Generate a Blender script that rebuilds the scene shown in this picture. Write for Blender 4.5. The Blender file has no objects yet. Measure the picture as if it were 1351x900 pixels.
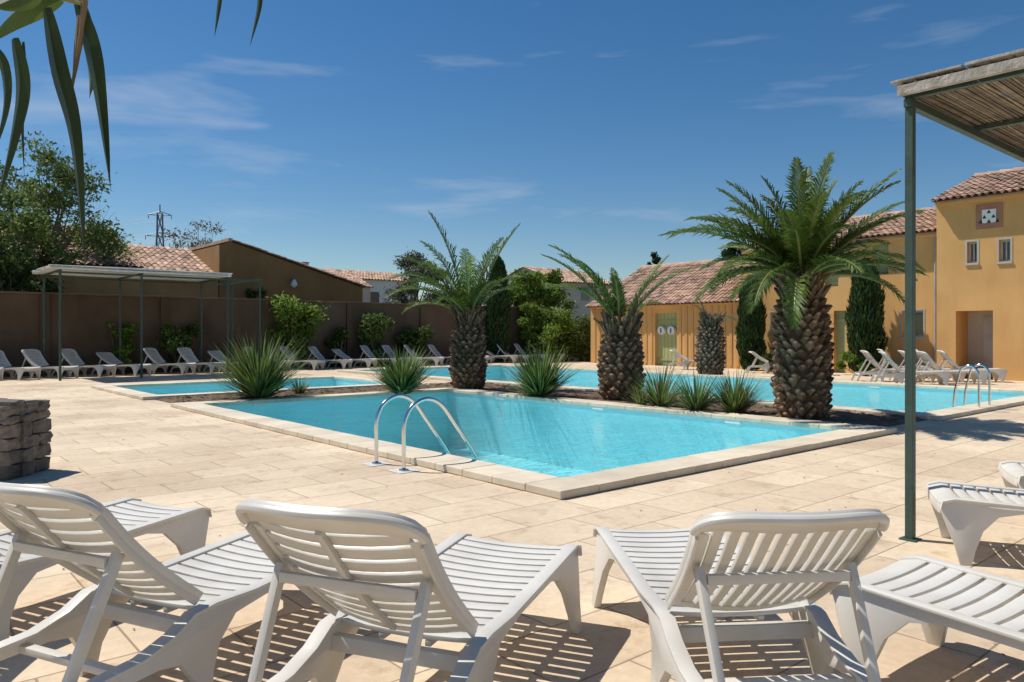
import bpy, math, random
import numpy as np
from mathutils import Vector, Matrix
random.seed(7); rng=np.random.default_rng(7)
sc=bpy.context.scene
H=1.5; F=1000.0; U0=675.5; V0=440.0
TH=math.atan2(.651,.759)
NX,NY=.44,6.82
cB=math.cos(TH); sB=math.sin(TH)
def s2w(b,a,z=0): return Vector((NX+b*cB-a*sB, NY+b*sB+a*cB, z))
def w2s(x,y):
    x-=NX;y-=NY
    return (x*cB+y*sB, -x*sB+y*cB)
def gnd(u,v,z=0.):
    d=F*(H-z)/(v-V0); return ((u-U0)/F*d, d)
def onb(u,v,b):
    k=(u-U0)/F; t=(b+NX*cB+NY*sB)/(k*cB+sB)
    return w2s(k*t,t)[1], H+(V0-v)/F*t
def ona(u,v,a):
    k=(u-U0)/F; t=(a-NX*sB+NY*cB)/(-k*sB+cB)
    return w2s(k*t,t)[0], H+(V0-v)/F*t

# ---------------------------------------------------------------- materials
def newmat(name):
    m=bpy.data.materials.new(name); m.use_nodes=True
    nt=m.node_tree
    for n in list(nt.nodes): nt.nodes.remove(n)
    return m,nt
def ramp(nt,fac,stops):
    r=nt.nodes.new('ShaderNodeValToRGB'); e=r.color_ramp.elements
    while len(e)<len(stops): e.new(.5)
    for i,(p,c) in enumerate(stops):
        e[i].position=p; e[i].color=(c[0],c[1],c[2],1) if not isinstance(c,(int,float)) else (c,c,c,1)
    nt.links.new(fac,r.inputs[0]); return r.outputs[0]
def noise(nt,scale,detail=4,rough=.55,vec=None,dist=0):
    n=nt.nodes.new('ShaderNodeTexNoise'); n.inputs['Scale'].default_value=scale
    n.inputs['Detail'].default_value=detail; n.inputs['Roughness'].default_value=rough
    n.inputs['Distortion'].default_value=dist
    if vec is None:
        tc=nt.nodes.new('ShaderNodeTexCoord'); vec=tc.outputs['Object']
    nt.links.new(vec,n.inputs['Vector']); return n.outputs['Fac']
def mul(nt,c1,c2,f=1.0,mode='MULTIPLY'):
    m=nt.nodes.new('ShaderNodeMix'); m.data_type='RGBA'; m.blend_type=mode
    m.inputs[0].default_value=f
    nt.links.new(c1,m.inputs[6]); nt.links.new(c2,m.inputs[7]); return m.outputs[2]
def mkmat(name,c1,c2=None,scale=3,rough=.8,bump=.0,bscale=30,metal=0,trans=0,spec=.5,big=None,var=True,streak=0):
    m,nt=newmat(name); L=nt.links.new
    c2=c2 or tuple(x*.75 for x in c1)
    col=ramp(nt,noise(nt,scale,6),[(.3,c2),(.7,c1)])
    if big:
        g=ramp(nt,noise(nt,big,3),[(.3,(.80,.79,.78)),(.65,(1.05,1.05,1.05))]); col=mul(nt,col,g)
    if streak:
        tc=nt.nodes.new('ShaderNodeTexCoord'); mp=nt.nodes.new('ShaderNodeMapping'); mp.inputs['Scale'].default_value=(1.5,1.5,.3)
        L(tc.outputs['Object'],mp.inputs[0]); s=ramp(nt,noise(nt,1.3,6,.65,mp.outputs[0]),[(.3,(.74,.70,.66)),(.55,(1,1,1))]); col=mul(nt,col,s,streak)
    if var:
        at=nt.nodes.new('ShaderNodeAttribute'); at.attribute_name='var'
        col=mul(nt,col,at.outputs['Color'])
    p=nt.nodes.new('ShaderNodeBsdfPrincipled')
    L(col,p.inputs['Base Color']); p.inputs['Roughness'].default_value=rough; p.inputs['Metallic'].default_value=metal
    p.inputs['Specular IOR Level'].default_value=spec
    if bump:
        b=nt.nodes.new('ShaderNodeBump'); b.inputs['Strength'].default_value=bump; b.inputs['Distance'].default_value=.02
        L(noise(nt,bscale,5),b.inputs['Height']); L(b.outputs[0],p.inputs['Normal'])
    o=nt.nodes.new('ShaderNodeOutputMaterial')
    if trans:
        t=nt.nodes.new('ShaderNodeBsdfTranslucent'); L(col,t.inputs['Color'])
        mx=nt.nodes.new('ShaderNodeMixShader'); mx.inputs[0].default_value=trans
        L(p.outputs[0],mx.inputs[1]); L(t.outputs[0],mx.inputs[2]); L(mx.outputs[0],o.inputs[0])
    else: L(p.outputs[0],o.inputs[0])
    return m
M={}
M['plastic']=mkmat('white_plastic',(.84,.81,.75),(.74,.70,.62),3.5,.36,.03,60,trans=.17,big=1.1)
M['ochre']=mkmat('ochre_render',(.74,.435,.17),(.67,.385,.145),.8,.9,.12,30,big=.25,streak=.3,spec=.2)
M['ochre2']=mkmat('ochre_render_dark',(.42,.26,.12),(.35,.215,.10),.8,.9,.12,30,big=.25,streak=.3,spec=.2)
M['brownwall']=mkmat('brown_render',(.15,.10,.066),(.11,.073,.048),.9,.95,.3,25,big=.3,streak=.5,spec=.2)
M['cream']=mkmat('cream_render',(.62,.58,.50),(.55,.5,.43),.7,.9,.1,30,big=.3)
M['tile']=mkmat('roof_tiles',(.60,.41,.30),(.46,.30,.21),2.5,.9,.2,20,big=.4,spec=.25)
M['cope']=mkmat('coping_stone',(.77,.67,.51),(.66,.56,.42),5,.75,.2,50,big=.6)
M['soil']=mkmat('soil',(.20,.13,.08),(.09,.06,.04),6,1,.8,18)
M['dry']=mkmat('dry_ground',(.22,.19,.10),(.12,.13,.06),.2,1,.3,5)
M['bark']=mkmat('bark',(.22,.17,.13),(.12,.09,.07),8,.95,.5,30)
M['palmbark']=mkmat('palm_bark',(.36,.225,.145),(.18,.11,.07),7,.95,.6,60,spec=.15)
M['frond']=mkmat('palm_leaf',(.125,.18,.03),(.065,.11,.02),3,.5,trans=.32,spec=.28)
M['rachis']=mkmat('palm_rachis',(.26,.26,.08),(.2,.2,.06),3,.5)
M['deadfrond']=mkmat('dead_frond',(.32,.23,.12),(.2,.14,.08),6,.8,trans=.2)
M['leaf']=mkmat('leaf',(.09,.135,.03),(.055,.09,.02),1.2,.6,trans=.32,spec=.25)
M['leaflight']=mkmat('leaf_light',(.16,.22,.055),(.10,.155,.04),1.2,.6,trans=.4,spec=.25)
M['leafbright']=mkmat('leaf_bright',(.20,.29,.045),(.12,.19,.03),1.2,.55,trans=.4,spec=.25)
M['leafgrey']=mkmat('leaf_grey',(.17,.19,.12),(.11,.13,.08),1.2,.6,trans=.28)
M['cyp']=mkmat('cypress_leaf',(.045,.08,.022),(.025,.05,.015),1.5,.7,trans=.12,spec=.2)
M['blade']=mkmat('yucca_blade',(.17,.22,.055),(.09,.14,.035),4,.5,trans=.28,spec=.35)
M['bigleaf']=mkmat('cane_leaf',(.055,.085,.02),(.028,.05,.012),9,.5,trans=.30,spec=.4)
M['chrome']=mkmat('steel',(.75,.75,.75),(.7,.7,.7),5,.15,metal=1,var=False)
M['green']=mkmat('green_paint',(.05,.09,.068),(.03,.055,.045),6,.5,.15,40)
M['shutter']=mkmat('shutter_paint',(.42,.45,.20),(.36,.39,.17),6,.6)
M['glass']=mkmat('window_glass',(.02,.03,.04),(.02,.025,.03),2,.05,spec=1)
M['frame']=mkmat('window_frame',(.35,.33,.3),None,3,.5)
M['white']=mkmat('white_paint',(.8,.8,.78),(.74,.74,.72),3,.6)
M['blue']=mkmat('blue_paint',(.05,.12,.35),None,3,.6)
M['terra']=mkmat('terracotta',(.42,.2,.12),None,3,.8)
M['stone']=mkmat('dry_stone',(.22,.19,.155),(.09,.078,.065),7,.95,.9,22)
M['darkstone']=mkmat('stone_core',(.06,.05,.04),None,7,.95)
M['reed']=mkmat('reed',(.30,.25,.18),(.15,.12,.085),9,.85,.2,60)
M['greywood']=mkmat('weathered_wood',(.46,.43,.38),(.26,.24,.2),12,.85,.5,40)
M['canopy']=mkmat('canopy_reed',(.66,.64,.60),(.5,.48,.44),5,.85,.3,40)
M['metalgrey']=mkmat('galvanised',(.22,.23,.25),None,3,.5,metal=.5)
M['dark']=mkmat('dark_interior',(.05,.04,.03),None,3,.9)

def pool_mat():
    m,nt=newmat('pool_liner'); L=nt.links.new
    col=ramp(nt,noise(nt,.8,3),[(.3,(.50,.79,.82)),(.7,(.58,.85,.86))])
    p=nt.nodes.new('ShaderNodeBsdfPrincipled'); L(col,p.inputs['Base Color']); p.inputs['Roughness'].default_value=.6
    o=nt.nodes.new('ShaderNodeOutputMaterial'); L(p.outputs[0],o.inputs[0]); return m
M['liner']=pool_mat()
def water_mat():
    m,nt=newmat('water'); L=nt.links.new
    tr=nt.nodes.new('ShaderNodeBsdfTransparent')
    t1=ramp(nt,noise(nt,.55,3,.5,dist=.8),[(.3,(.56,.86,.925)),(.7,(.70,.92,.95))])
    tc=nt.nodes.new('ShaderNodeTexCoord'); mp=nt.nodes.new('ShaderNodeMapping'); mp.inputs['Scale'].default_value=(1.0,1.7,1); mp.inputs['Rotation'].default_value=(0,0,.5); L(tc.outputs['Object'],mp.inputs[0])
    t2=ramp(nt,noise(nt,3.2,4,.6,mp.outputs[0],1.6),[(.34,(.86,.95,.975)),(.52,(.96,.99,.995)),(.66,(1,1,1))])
    L(mul(nt,t1,t2),tr.inputs[0])  # noise in the tint paints in light broken up by ripples
    gl=nt.nodes.new('ShaderNodeBsdfGlossy'); gl.inputs['Roughness'].default_value=.03; gl.inputs['Color'].default_value=(1,1,1,1)
    fr=nt.nodes.new('ShaderNodeFresnel'); fr.inputs[0].default_value=1.33
    b=nt.nodes.new('ShaderNodeBump'); b.inputs['Strength'].default_value=1.0; b.inputs['Distance'].default_value=.08
    L(noise(nt,1.5,2,.5,mp.outputs[0],.8),b.inputs['Height'])
    b2=nt.nodes.new('ShaderNodeBump'); b2.inputs['Strength'].default_value=1.0; b2.inputs['Distance'].default_value=.035
    L(noise(nt,6,3,.6,mp.outputs[0],.8),b2.inputs['Height']); L(b.outputs[0],b2.inputs['Normal'])
    L(b2.outputs[0],gl.inputs['Normal']); L(b2.outputs[0],fr.inputs['Normal'])
    mx=nt.nodes.new('ShaderNodeMixShader'); L(fr.outputs[0],mx.inputs[0]); L(tr.outputs[0],mx.inputs[1]); L(gl.outputs[0],mx.inputs[2])
    o=nt.nodes.new('ShaderNodeOutputMaterial'); L(mx.outputs[0],o.inputs[0]); return m
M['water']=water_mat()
def paving_mat():
    m,nt=newmat('paving_slabs'); L=nt.links.new
    tc=nt.nodes.new('ShaderNodeTexCoord')
    br=nt.nodes.new('ShaderNodeTexBrick'); L(tc.outputs['Object'],br.inputs['Vector'])
    br.inputs['Scale'].default_value=1; br.inputs['Brick Width'].default_value=.84; br.inputs['Row Height'].default_value=.52
    br.inputs['Mortar Size'].default_value=.007; br.inputs['Mortar Smooth'].default_value=.5; br.offset=.5
    br.inputs['Color1'].default_value=(.75,.62,.455,1); br.inputs['Color2'].default_value=(.64,.515,.37,1)
    br.inputs['Mortar'].default_value=(.38,.295,.205,1); br.inputs['Bias'].default_value=0
    st=ramp(nt,noise(nt,.42,5,.6),[(.32,(.79,.745,.715)),(.58,(1.03,1.02,1.0))])
    fi=ramp(nt,noise(nt,14,6,.7),[(.3,(.87,.86,.85)),(.7,(1.05,1.05,1.05))])
    sp=ramp(nt,noise(nt,3.1,6,.72),[(.30,(.72,.66,.62)),(.46,(1,1,1))])
    col=mul(nt,mul(nt,mul(nt,br.outputs['Color'],st),fi),sp)
    p=nt.nodes.new('ShaderNodeBsdfPrincipled'); L(col,p.inputs['Base Color']); p.inputs['Roughness'].default_value=.8; p.inputs['Specular IOR Level'].default_value=.3
    b=nt.nodes.new('ShaderNodeBump'); b.inputs['Strength'].default_value=.6; b.inputs['Distance'].default_value=.008; b.invert=True
    L(br.outputs['Fac'],b.inputs['Height'])
    b2=nt.nodes.new('ShaderNodeBump'); b2.inputs['Strength'].default_value=.35; b2.inputs['Distance'].default_value=.012
    L(noise(nt,22,6,.65),b2.inputs['Height']); L(b.outputs[0],b2.inputs['Normal']); L(b2.outputs[0],p.inputs['Normal'])
    o=nt.nodes.new('ShaderNodeOutputMaterial'); L(p.outputs[0],o.inputs[0]); return m
M['paving']=paving_mat()

# ---------------------------------------------------------------- mesh builder
class MB:
    def __init__(s,mats): s.v=[];s.f=[];s.m=[];s.c=[];s.mats=mats
    def mi(s,k): 
        if k not in s.mats: s.mats.append(k)
        return s.mats.index(k)
    def poly(s,pts,mat,c=1.0):
        i=len(s.v); s.v+= [tuple(p) for p in pts]; s.f.append(tuple(range(i,i+len(pts)))); s.m.append(s.mi(mat)); s.c.append(c)
    def mesh(s,vs,fs,mat,c=1.0):
        i=len(s.v); s.v+=[tuple(p) for p in vs]; k=s.mi(mat)
        for f in fs: s.f.append(tuple(i+j for j in f)); s.m.append(k); s.c.append(c)
    def box(s,x0,x1,y0,y1,z0,z1,mat,c=1.0,R=None):
        vs=[Vector((x,y,z)) for z in (z0,z1) for y in (y0,y1) for x in (x0,x1)]
        if R is not None: vs=[R@v for v in vs]
        s.mesh(vs,[(0,2,3,1),(4,5,7,6),(0,1,5,4),(2,6,7,3),(0,4,6,2),(1,3,7,5)],mat,c)
    def tube(s,pts,rs,mat,n=8,c=1.0,cap=True):
        pts=[Vector(p) for p in pts]
        if isinstance(rs,(int,float)): rs=[rs]*len(pts)
        vs=[];fs=[]; up=None
        for i,p in enumerate(pts):
            t=(pts[min(i+1,len(pts)-1)]-pts[max(i-1,0)])
            if t.length<1e-9: t=Vector((0,0,1))
            t.normalize()
            if up is None:
                up=Vector((0,0,1)) if abs(t.z)<.9 else Vector((1,0,0))
            x=up.cross(t); 
            if x.length<1e-6: x=Vector((1,0,0)).cross(t)
            x.normalize(); y=t.cross(x); up=y
            for k in range(n):
                a=2*math.pi*k/n; vs.append(p+(x*math.cos(a)+y*math.sin(a))*rs[i])
        for i in range(len(pts)-1):
            for k in range(n):
                fs.append((i*n+k,i*n+(k+1)%n,(i+1)*n+(k+1)%n,(i+1)*n+k))
        if cap: fs.append(tuple(range(n))[::-1]); fs.append(tuple((len(pts)-1)*n+k for k in range(n)))
        s.mesh(vs,fs,mat,c)
    def me(s,name):
        me=bpy.data.meshes.new(name); me.from_pydata(s.v,[],s.f); 
        for k in s.mats: me.materials.append(M[k])
        me.polygons.foreach_set('material_index',s.m)
        at=me.attributes.new('var','FLOAT','FACE'); at.data.foreach_set('value',s.c)
        me.update(); return me
    def obj(s,name,site=True,parent=None,smooth=False,loc=None,rot=0,bevel=0):
        me=s.me(name)
        if smooth: me.polygons.foreach_set('use_smooth',[True]*len(me.polygons))
        return mkobj(name,me,site,parent,loc,rot,bevel)
def mkobj(name,me,site=True,parent=None,loc=None,rot=0,bevel=0):
    o=bpy.data.objects.new(name,me); sc.collection.objects.link(o)
    if parent is not None: o.parent=parent
    elif site: o.location=(NX,NY,0); o.rotation_euler=(0,0,TH)
    if loc is not None: o.location=loc; o.rotation_euler=(0,0,rot)
    if bevel:
        b=o.modifiers.new('bevel','BEVEL'); b.width=bevel; b.segments=2; b.limit_method='ANGLE'
    return o
def empty(name):
    o=bpy.data.objects.new(name,None); sc.collection.objects.link(o); o.location=(NX,NY,0); o.rotation_euler=(0,0,TH); o.empty_display_size=.1; return o
def catmull(P,n=8):
    P=[Vector(p) for p in P]; out=[]
    Q=[2*P[0]-P[1]]+P+[2*P[-1]-P[-2]]
    for i in range(1,len(Q)-2):
        for k in range(n):
            t=k/n; a,b,c,d=Q[i-1],Q[i],Q[i+1],Q[i+2]
            out.append(.5*((2*b)+(-a+c)*t+(2*a-5*b+4*c-d)*t*t+(-a+3*b-3*c+d)*t**3))
    out.append(P[-1]); return out

# ---------------------------------------------------------------- ground, pools
pools=[dict(o=(0,7.07,0,11.38),w=.45,d=1.35),dict(o=(0,7.5,13.4,18.4),w=.4,d=.4),dict(o=(9.3,17.7,.2,22.0),w=.45,d=1.3)]
for p in pools:
    o=p['o'];w=p['w']; p['i']=(o[0]+w,o[1]-w,o[2]+w,o[3]-w)
beds=[(.25,9.3,11.38,13.4),(7.07,9.3,.4,11.38)]
P0=(-16,24,-16,27)
def inside(r,x,y): return r[0]<x<r[1] and r[2]<y<r[3]
bx=sorted(set([P0[0],P0[1]]+[v for p in pools for v in p['i'][:2]]+[v for r in beds for v in r[:2]]))
by=sorted(set([P0[2],P0[3]]+[v for p in pools for v in p['i'][2:]]+[v for r in beds for v in r[2:]]))
g=MB(['paving'])
for i in range(len(bx)-1):
    for j in range(len(by)-1):
        x=(bx[i]+bx[i+1])/2; y=(by[j]+by[j+1])/2
        if any(inside(p['i'],x,y) for p in pools) or any(inside(r,x,y) for r in beds): continue
        g.poly([(bx[i],by[j],0),(bx[i+1],by[j],0),(bx[i+1],by[j+1],0),(bx[i],by[j+1],0)],'paving')
g.obj('paving')
g=MB(['dry']); xs=[-3000,-100,P0[0],P0[1],100,3000]; ys=[-3000,-100,P0[2],P0[3],100,3000]
for i in range(5):
    for j in range(5):
        if i==2 and j==2: continue
        g.poly([(xs[i],ys[j],0),(xs[i+1],ys[j],0),(xs[i+1],ys[j+1],0),(xs[i],ys[j+1],0)],'dry')
g.obj('ground')
for r in beds:
    g=MB(['soil']); nx=int((r[1]-r[0])/.12); ny=int((r[3]-r[2])/.12)
    vs=[];fs=[]
    for j in range(ny+1):
        for i in range(nx+1):
            e=min(i,nx-i,j,ny-j); z=.0 if e==0 else .02+.05*random.random()
            vs.append((r[0]+(r[1]-r[0])*i/nx,r[2]+(r[3]-r[2])*j/ny,z))
    for j in range(ny):
        for i in range(nx):
            k=j*(nx+1)+i; fs.append((k,k+1,k+nx+2,k+nx+1))
    g.mesh(vs,fs,'soil')
    for i in range(260):
        x=random.uniform(r[0]+.1,r[1]-.1); y=random.uniform(r[2]+.1,r[3]-.1); s=random.uniform(.02,.06); z=.05
        a=random.uniform(0,3.14); dx,dy=math.cos(a)*s*1.6,math.sin(a)*s*1.6
        g.mesh([(x-dx,y-dy,z+.01),(x+dy*.5,y-dx*.5,z+.02),(x+dx,y+dy,z+.012),(x-dy*.5,y+dx*.5,z+.03)],[(0,1,2,3)],'deadfrond' if random.random()<.7 else 'blade',random.uniform(.5,1.2))
    g.obj('planting_bed')
g=MB(['deadfrond'])
for i in range(300):
    x=random.uniform(-7,9); y=random.uniform(1.8,16); b_,a_=w2s(x,y)
    if any(p['o'][0]-.05<b_<p['o'][1]+.05 and p['o'][2]-.05<a_<p['o'][3]+.05 for p in pools): continue
    s=random.uniform(.006,.020); a=random.uniform(0,3.14); dx,dy=math.cos(a)*s,math.sin(a)*s
    g.mesh([(x-dx,y-dy,.004),(x+dy*.4,y-dx*.4,.008),(x+dx,y+dy,.005),(x-dy*.4,y+dx*.4,.012)],[(0,1,2,3)],'deadfrond',random.uniform(.4,1.1))
g.obj('leaf_litter',site=False,loc=(0,0,0))
for p in pools:
    e=empty('swimming_pool')
    x0,x1,y0,y1=p['i']; d=p['d']; X0,X1,Y0,Y1=p['o']; w=p['w']
    g=MB(['liner'])
    g.poly([(x0,y0,-d),(x1,y0,-d),(x1,y1,-d),(x0,y1,-d)],'liner')
    for q in [((x0,y0),(x1,y0)),((x1,y0),(x1,y1)),((x1,y1),(x0,y1)),((x0,y1),(x0,y0))]:
        g.poly([(q[0][0],q[0][1],-d),(q[1][0],q[1][1],-d),(q[1][0],q[1][1],.03),(q[0][0],q[0][1],.03)],'liner')
    g.obj('basin',parent=e)
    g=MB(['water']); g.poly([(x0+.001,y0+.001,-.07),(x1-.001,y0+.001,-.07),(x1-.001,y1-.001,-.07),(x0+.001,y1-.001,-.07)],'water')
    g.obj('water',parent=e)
    g=MB(['cope'])
    def run(a0,a1,fn):
        n=max(1,round((a1-a0)/.5)); s=(a1-a0)/n
        for k in range(n): fn(a0+k*s+.002,a0+(k+1)*s-.002,random.uniform(.90,1.05),random.uniform(0,.005))
    ov=.03
    run(X0,X1,lambda u,v,c,h:(g.box(u,v,Y0,y0+ov,.002,.075+h,'cope',c)))
    run(X0,X1,lambda u,v,c,h:(g.box(u,v,y1-ov,Y1,.002,.075+h,'cope',c)))
    run(y0+ov+.006,y1-ov-.006,lambda u,v,c,h:(g.box(X0,x0+ov,u,v,.002,.075+h,'cope',c)))
    run(y0+ov+.006,y1-ov-.006,lambda u,v,c,h:(g.box(x1-ov,X1,u,v,.002,.075+h,'cope',c)))
    g.box(X0+.01,X1-.01,Y0+.01,y0+ov-.01,.001,.068,'cope',.7); g.box(X0+.01,X1-.01,y1-ov+.01,Y1-.01,.001,.068,'cope',.7)
    g.box(X0+.01,x0+ov-.01,y0+ov,y1-ov,.001,.068,'cope',.7); g.box(x1-ov+.01,X1-.01,y0+ov,y1-ov,.001,.068,'cope',.7)
    g.obj('coping',parent=e,bevel=.01)
    if d>1:
        g=MB(['white'])
        for t in (.2,.5,.8):
            a=y0+(y1-y0)*t; g.box(x1-.02,x1-.001,a-.15,a+.15,-.05,.01,'white')
            b=x0+(x1-x0)*t; g.box(b-.15,b+.15,y1-.02,y1-.001,-.05,.01,'white')
        g.obj('skimmers',parent=e)
def ladder(b,a,ang,s=1):
    e=bpy.data.objects.new('pool_ladder',None); sc.collection.objects.link(e)
    w=s2w(b,a); e.location=w; e.rotation_euler=(0,0,TH+ang)
    g=MB(['chrome','white'])
    for y in (0,.58):
        path=[(-.27,y,0),(-.27,y,.3),(-.26,y,.52),(-.17,y,.69),(.02,y,.77),(.22,y,.70),(.42,y,.46),(.72,y,.06),(.86,y,-.2),(.88,y,-.5),(.88,y,-1.0)]
        if s<1: path=[(-.17,y,0.0),(-.17,y,.5),(-.15,y,.76),(-.02,y,.88),(.14,y,.8),(.2,y,.6),(.26,y,.3),(.28,y,-.2),(.28,y,-1.0)]
        g.tube(catmull(path,6),.0225,'chrome',12)
        g.tube([(path[0][0],y,.003),(path[0][0],y,.02)],.055,'chrome',16)
        if s==1: g.box(-.40,-.14,y-.13,y+.13,.001,.006,'white',.75)
    for z in (-.3,-.6,-.9): g.box(path[-1][0]-.05,path[-1][0]+.05,.02,.56,z,z+.03,'chrome')
    g.obj('rails',parent=e,site=False)
    for o in e.children:
        o.data.polygons.foreach_set('use_smooth',[len(p.vertices)==4 and p.material_index==0 for p in o.data.polygons])
ladder(-.02,2.15,0)
bb=w2s(*gnd(1268,541)); ladder(bb[0]+.55,.5,math.pi/2,.5)

# ---------------------------------------------------------------- sun loungers
def lounger_mesh(name,ang,style,BL=1.0):
    g=MB(['plastic'])
    prof=[(1.30,.34),(1.29,.385),(1.22,.405),(.9,.39),(.3,.365),(.08,.375),(-.03,.365),(-.13,.31),(-.27,.27),(-.60,.255),(-.67,.225),
      (-.71,.12),(-.76,0),(-.70,0),(-.655,.12),(-.60,.185),(-.5,.215),(-.2,.22),(-.1,.2),(-.04,.11),(-.035,0),(.035,0),(.05,.12),(.10,.22),(.20,.305),(.45,.335),
      (.84,.345),(.97,.315),(1.06,.22),(1.105,.1),(1.13,0),(1.195,0),(1.225,.12),(1.27,.25)]
    n=len(prof)
    for sgn in (-1,1):
        vs=[]
        for x in (.285,.322):
            for (y,z) in prof:
                fl=max(0,.33-z)*.15
                vs.append((sgn*(x+fl),y,z))
        fs=[tuple(range(n)),tuple(range(n,2*n))[::-1]]+[(i,i+n,(i+1)%n+n,(i+1)%n) for i in range(n)]
        if sgn<0: fs=[f[::-1] for f in fs]
        g.mesh(vs,fs,'plastic')
        lip=[(y,z) for (y,z) in prof[:11]]
        vs=[];fs=[]
        for (y,z) in lip:
            vs+=[(sgn*.279,y,z+.001),(sgn*.342,y,z+.001),(sgn*.342,y,z+.014),(sgn*.279,y,z+.014)]
        for i in range(len(lip)-1):
            for k in range(4): fs.append((i*4+k,i*4+(k+1)%4,(i+1)*4+(k+1)%4,(i+1)*4+k))
        fs+=[(0,1,2,3),tuple((len(lip)-1)*4+k for k in (3,2,1,0))]
        g.mesh(vs,fs,'plastic')
    def plate(x0,x1,s0,s1,th,fn,nx=8,ns=1,n0=0):
        vs=[];fs=[]
        for t in (n0,n0+th):
            for j in range(ns+1):
                for i in range(nx+1):
                    u=x0+(x1-x0)*i/nx
                    a=s0(u) if callable(s0) else s0; b=s1(u) if callable(s1) else s1
                    vs.append(fn(u,a+(b-a)*j/ns,t))
        m=(nx+1)*(ns+1)
        for j in range(ns):
            for i in range(nx):
                k=j*(nx+1)+i; fs.append((k,k+nx+1,k+nx+2,k+1)); fs.append((m+k,m+k+1,m+k+nx+2,m+k+nx+1))
        for i in range(nx):
            k=i; fs.append((k,k+1,m+k+1,m+k)); k=ns*(nx+1)+i; fs.append((k,m+k,m+k+1,k+1))
        for j in range(ns):
            k=j*(nx+1); fs.append((k,m+k,m+k+nx+1,k+nx+1)); k+=nx; fs.append((k,k+nx+1,m+k+nx+1,m+k))
        g.mesh(vs,fs,'plastic')
    def seatfn(u,s,t):
        z=np.interp(s,[0,.3,.9,1.22,1.30],[.372,.362,.385,.400,.375])
        return (u,s,float(z)-.014*(1-(u/.29)**2)+t-.008)
    ns=14; y=.03; pitch=(1.17-.03)/ns
    for i in range(ns): plate(-.284,.284,y+i*pitch,y+i*pitch+pitch-.018,.018,seatfn)
    plate(-.284,.284,1.17,1.30,.018,seatfn,ns=3)
    plate(-.284,.284,1.285,1.30,-.06,seatfn)
    for xx in (-.1,.1): g.box(xx-.012,xx+.012,.03,1.2,.325,.348,'plastic')
    g.box(-.30,.30,-.64,-.59,.19,.245,'plastic'); g.box(-.30,.30,-.02,.02,.27,.33,'plastic'); g.box(-.30,.30,-.33,-.29,.222,.25,'plastic')
    ca,sa=math.cos(ang),math.sin(ang)
    def backfn(u,s,t):
        uu=u*(1+.15*s/.76); nrm=t+.045*(u/.3)**2-.035*math.sin(math.pi*s/.76)-.03*max(0,(s-.58)/.18)**2
        s*=BL
        return (uu, -s*ca+nrm*sa, .385+s*sa+nrm*ca)
    topc=lambda u: .60+.175*max(0,1-(abs(u)/.302)**2.8)**.5
    for sg in (-1,1):
        a,b=sorted((sg*.300,sg*.252))
        plate(a,b,0.0,.60,.03,backfn,nx=2,ns=10,n0=-.006)
        a,b=sorted((sg*.300,sg*.290)); plate(a,b,.0,.60,-.026,backfn,nx=1,ns=10,n0=-.006)
    plate(-.252,.252,0,.055,.024,backfn,n0=-.003)
    plate(-.300,.300,lambda u:.655-.06*(abs(u)/.3)**4,topc,.026,backfn,nx=32,ns=4,n0=-.006)
    pts=[backfn(u,topc(u)-.006,-.01) for u in -.301*np.cos(np.linspace(0,math.pi,41))]
    g.tube(pts,.018,'plastic',8)
    if style=='h':
        k=9; s0=.07; p=(.648-s0)/k
        for i in range(k): plate(-.253,.253,s0+i*p,s0+i*p+p-.017,.016,backfn,nx=8)
        plate(-.012,.012,.05,.66,-.02,backfn,nx=1,ns=8)
    else:
        k=10; w=.504/k
        for i in range(k):
            x=-.252+i*w; plate(x+.010,x+w-.010,.05,.662,.018,backfn,nx=1,ns=10)
    for sg in (-1,1):
        p0=Vector(backfn(sg*.262,.42,-.02)); p1=Vector((sg*.268,-.53,.25))
        if ang<.5: p1=Vector((sg*.268,-.35,.25)); 
        d=(p1-p0); 
        R=Matrix.Translation(p0)@d.to_track_quat('Z','Y').to_matrix().to_4x4()
        g.box(-.014,.014,-.02,.02,0,d.length,'plastic',R=R)
    p0=Vector(backfn(0,.42,-.03)); g.box(-.262,.262,p0.y-.012,p0.y+.012,p0.z-.02,p0.z+.015,'plastic')
    me=g.me(name)
    o=bpy.data.objects.new('tmp',me); sc.collection.objects.link(o)
    b=o.modifiers.new('b','BEVEL'); b.width=.005; b.segments=2; b.limit_method='ANGLE'; b.angle_limit=math.radians(35)
    bpy.context.view_layer.update()
    dg=bpy.context.evaluated_depsgraph_get(); m2=bpy.data.meshes.new_from_object(o.evaluated_get(dg)); m2.name=name
    bpy.data.objects.remove(o)
    m2.polygons.foreach_set('use_smooth',[True]*len(m2.polygons))
    try: m2.set_sharp_from_angle(angle=math.radians(35))
    except Exception as ex: print(ex)
    return m2
LM={'h50':lounger_mesh('lounger_h50',math.radians(46),'h',1.08),'v50':lounger_mesh('lounger_v50',math.radians(44),'v'),
    'h60':lounger_mesh('lounger_h60',math.radians(50),'h'),'h5':lounger_mesh('lounger_h5',math.radians(12),'h'),'h35':lounger_mesh('lounger_h35',math.radians(35),'h')}
def lounger(x,y,fx,fy,kind):
    rot=math.atan2(fy,fx)-math.pi/2
    o=bpy.data.objects.new('sun_lounger',LM[kind]); sc.collection.objects.link(o)
    o.location=(x,y,0.001); o.rotation_euler=(0,0,rot)
lounger(-.42,2.85,.36,.94,'h50')
lounger(-1.56,3.20,.42,.9,'h50')
lounger(-2.75,3.74,.42,.9,'h50')
lounger(.92,3.05,-.09,.99,'v50')
lounger(2.46,2.52,-.6,.8,'h5')
lounger(4.15,4.82,-.93,.36,'h35')
lounger(5.25,5.70,-.93,.36,'h35')
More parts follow.
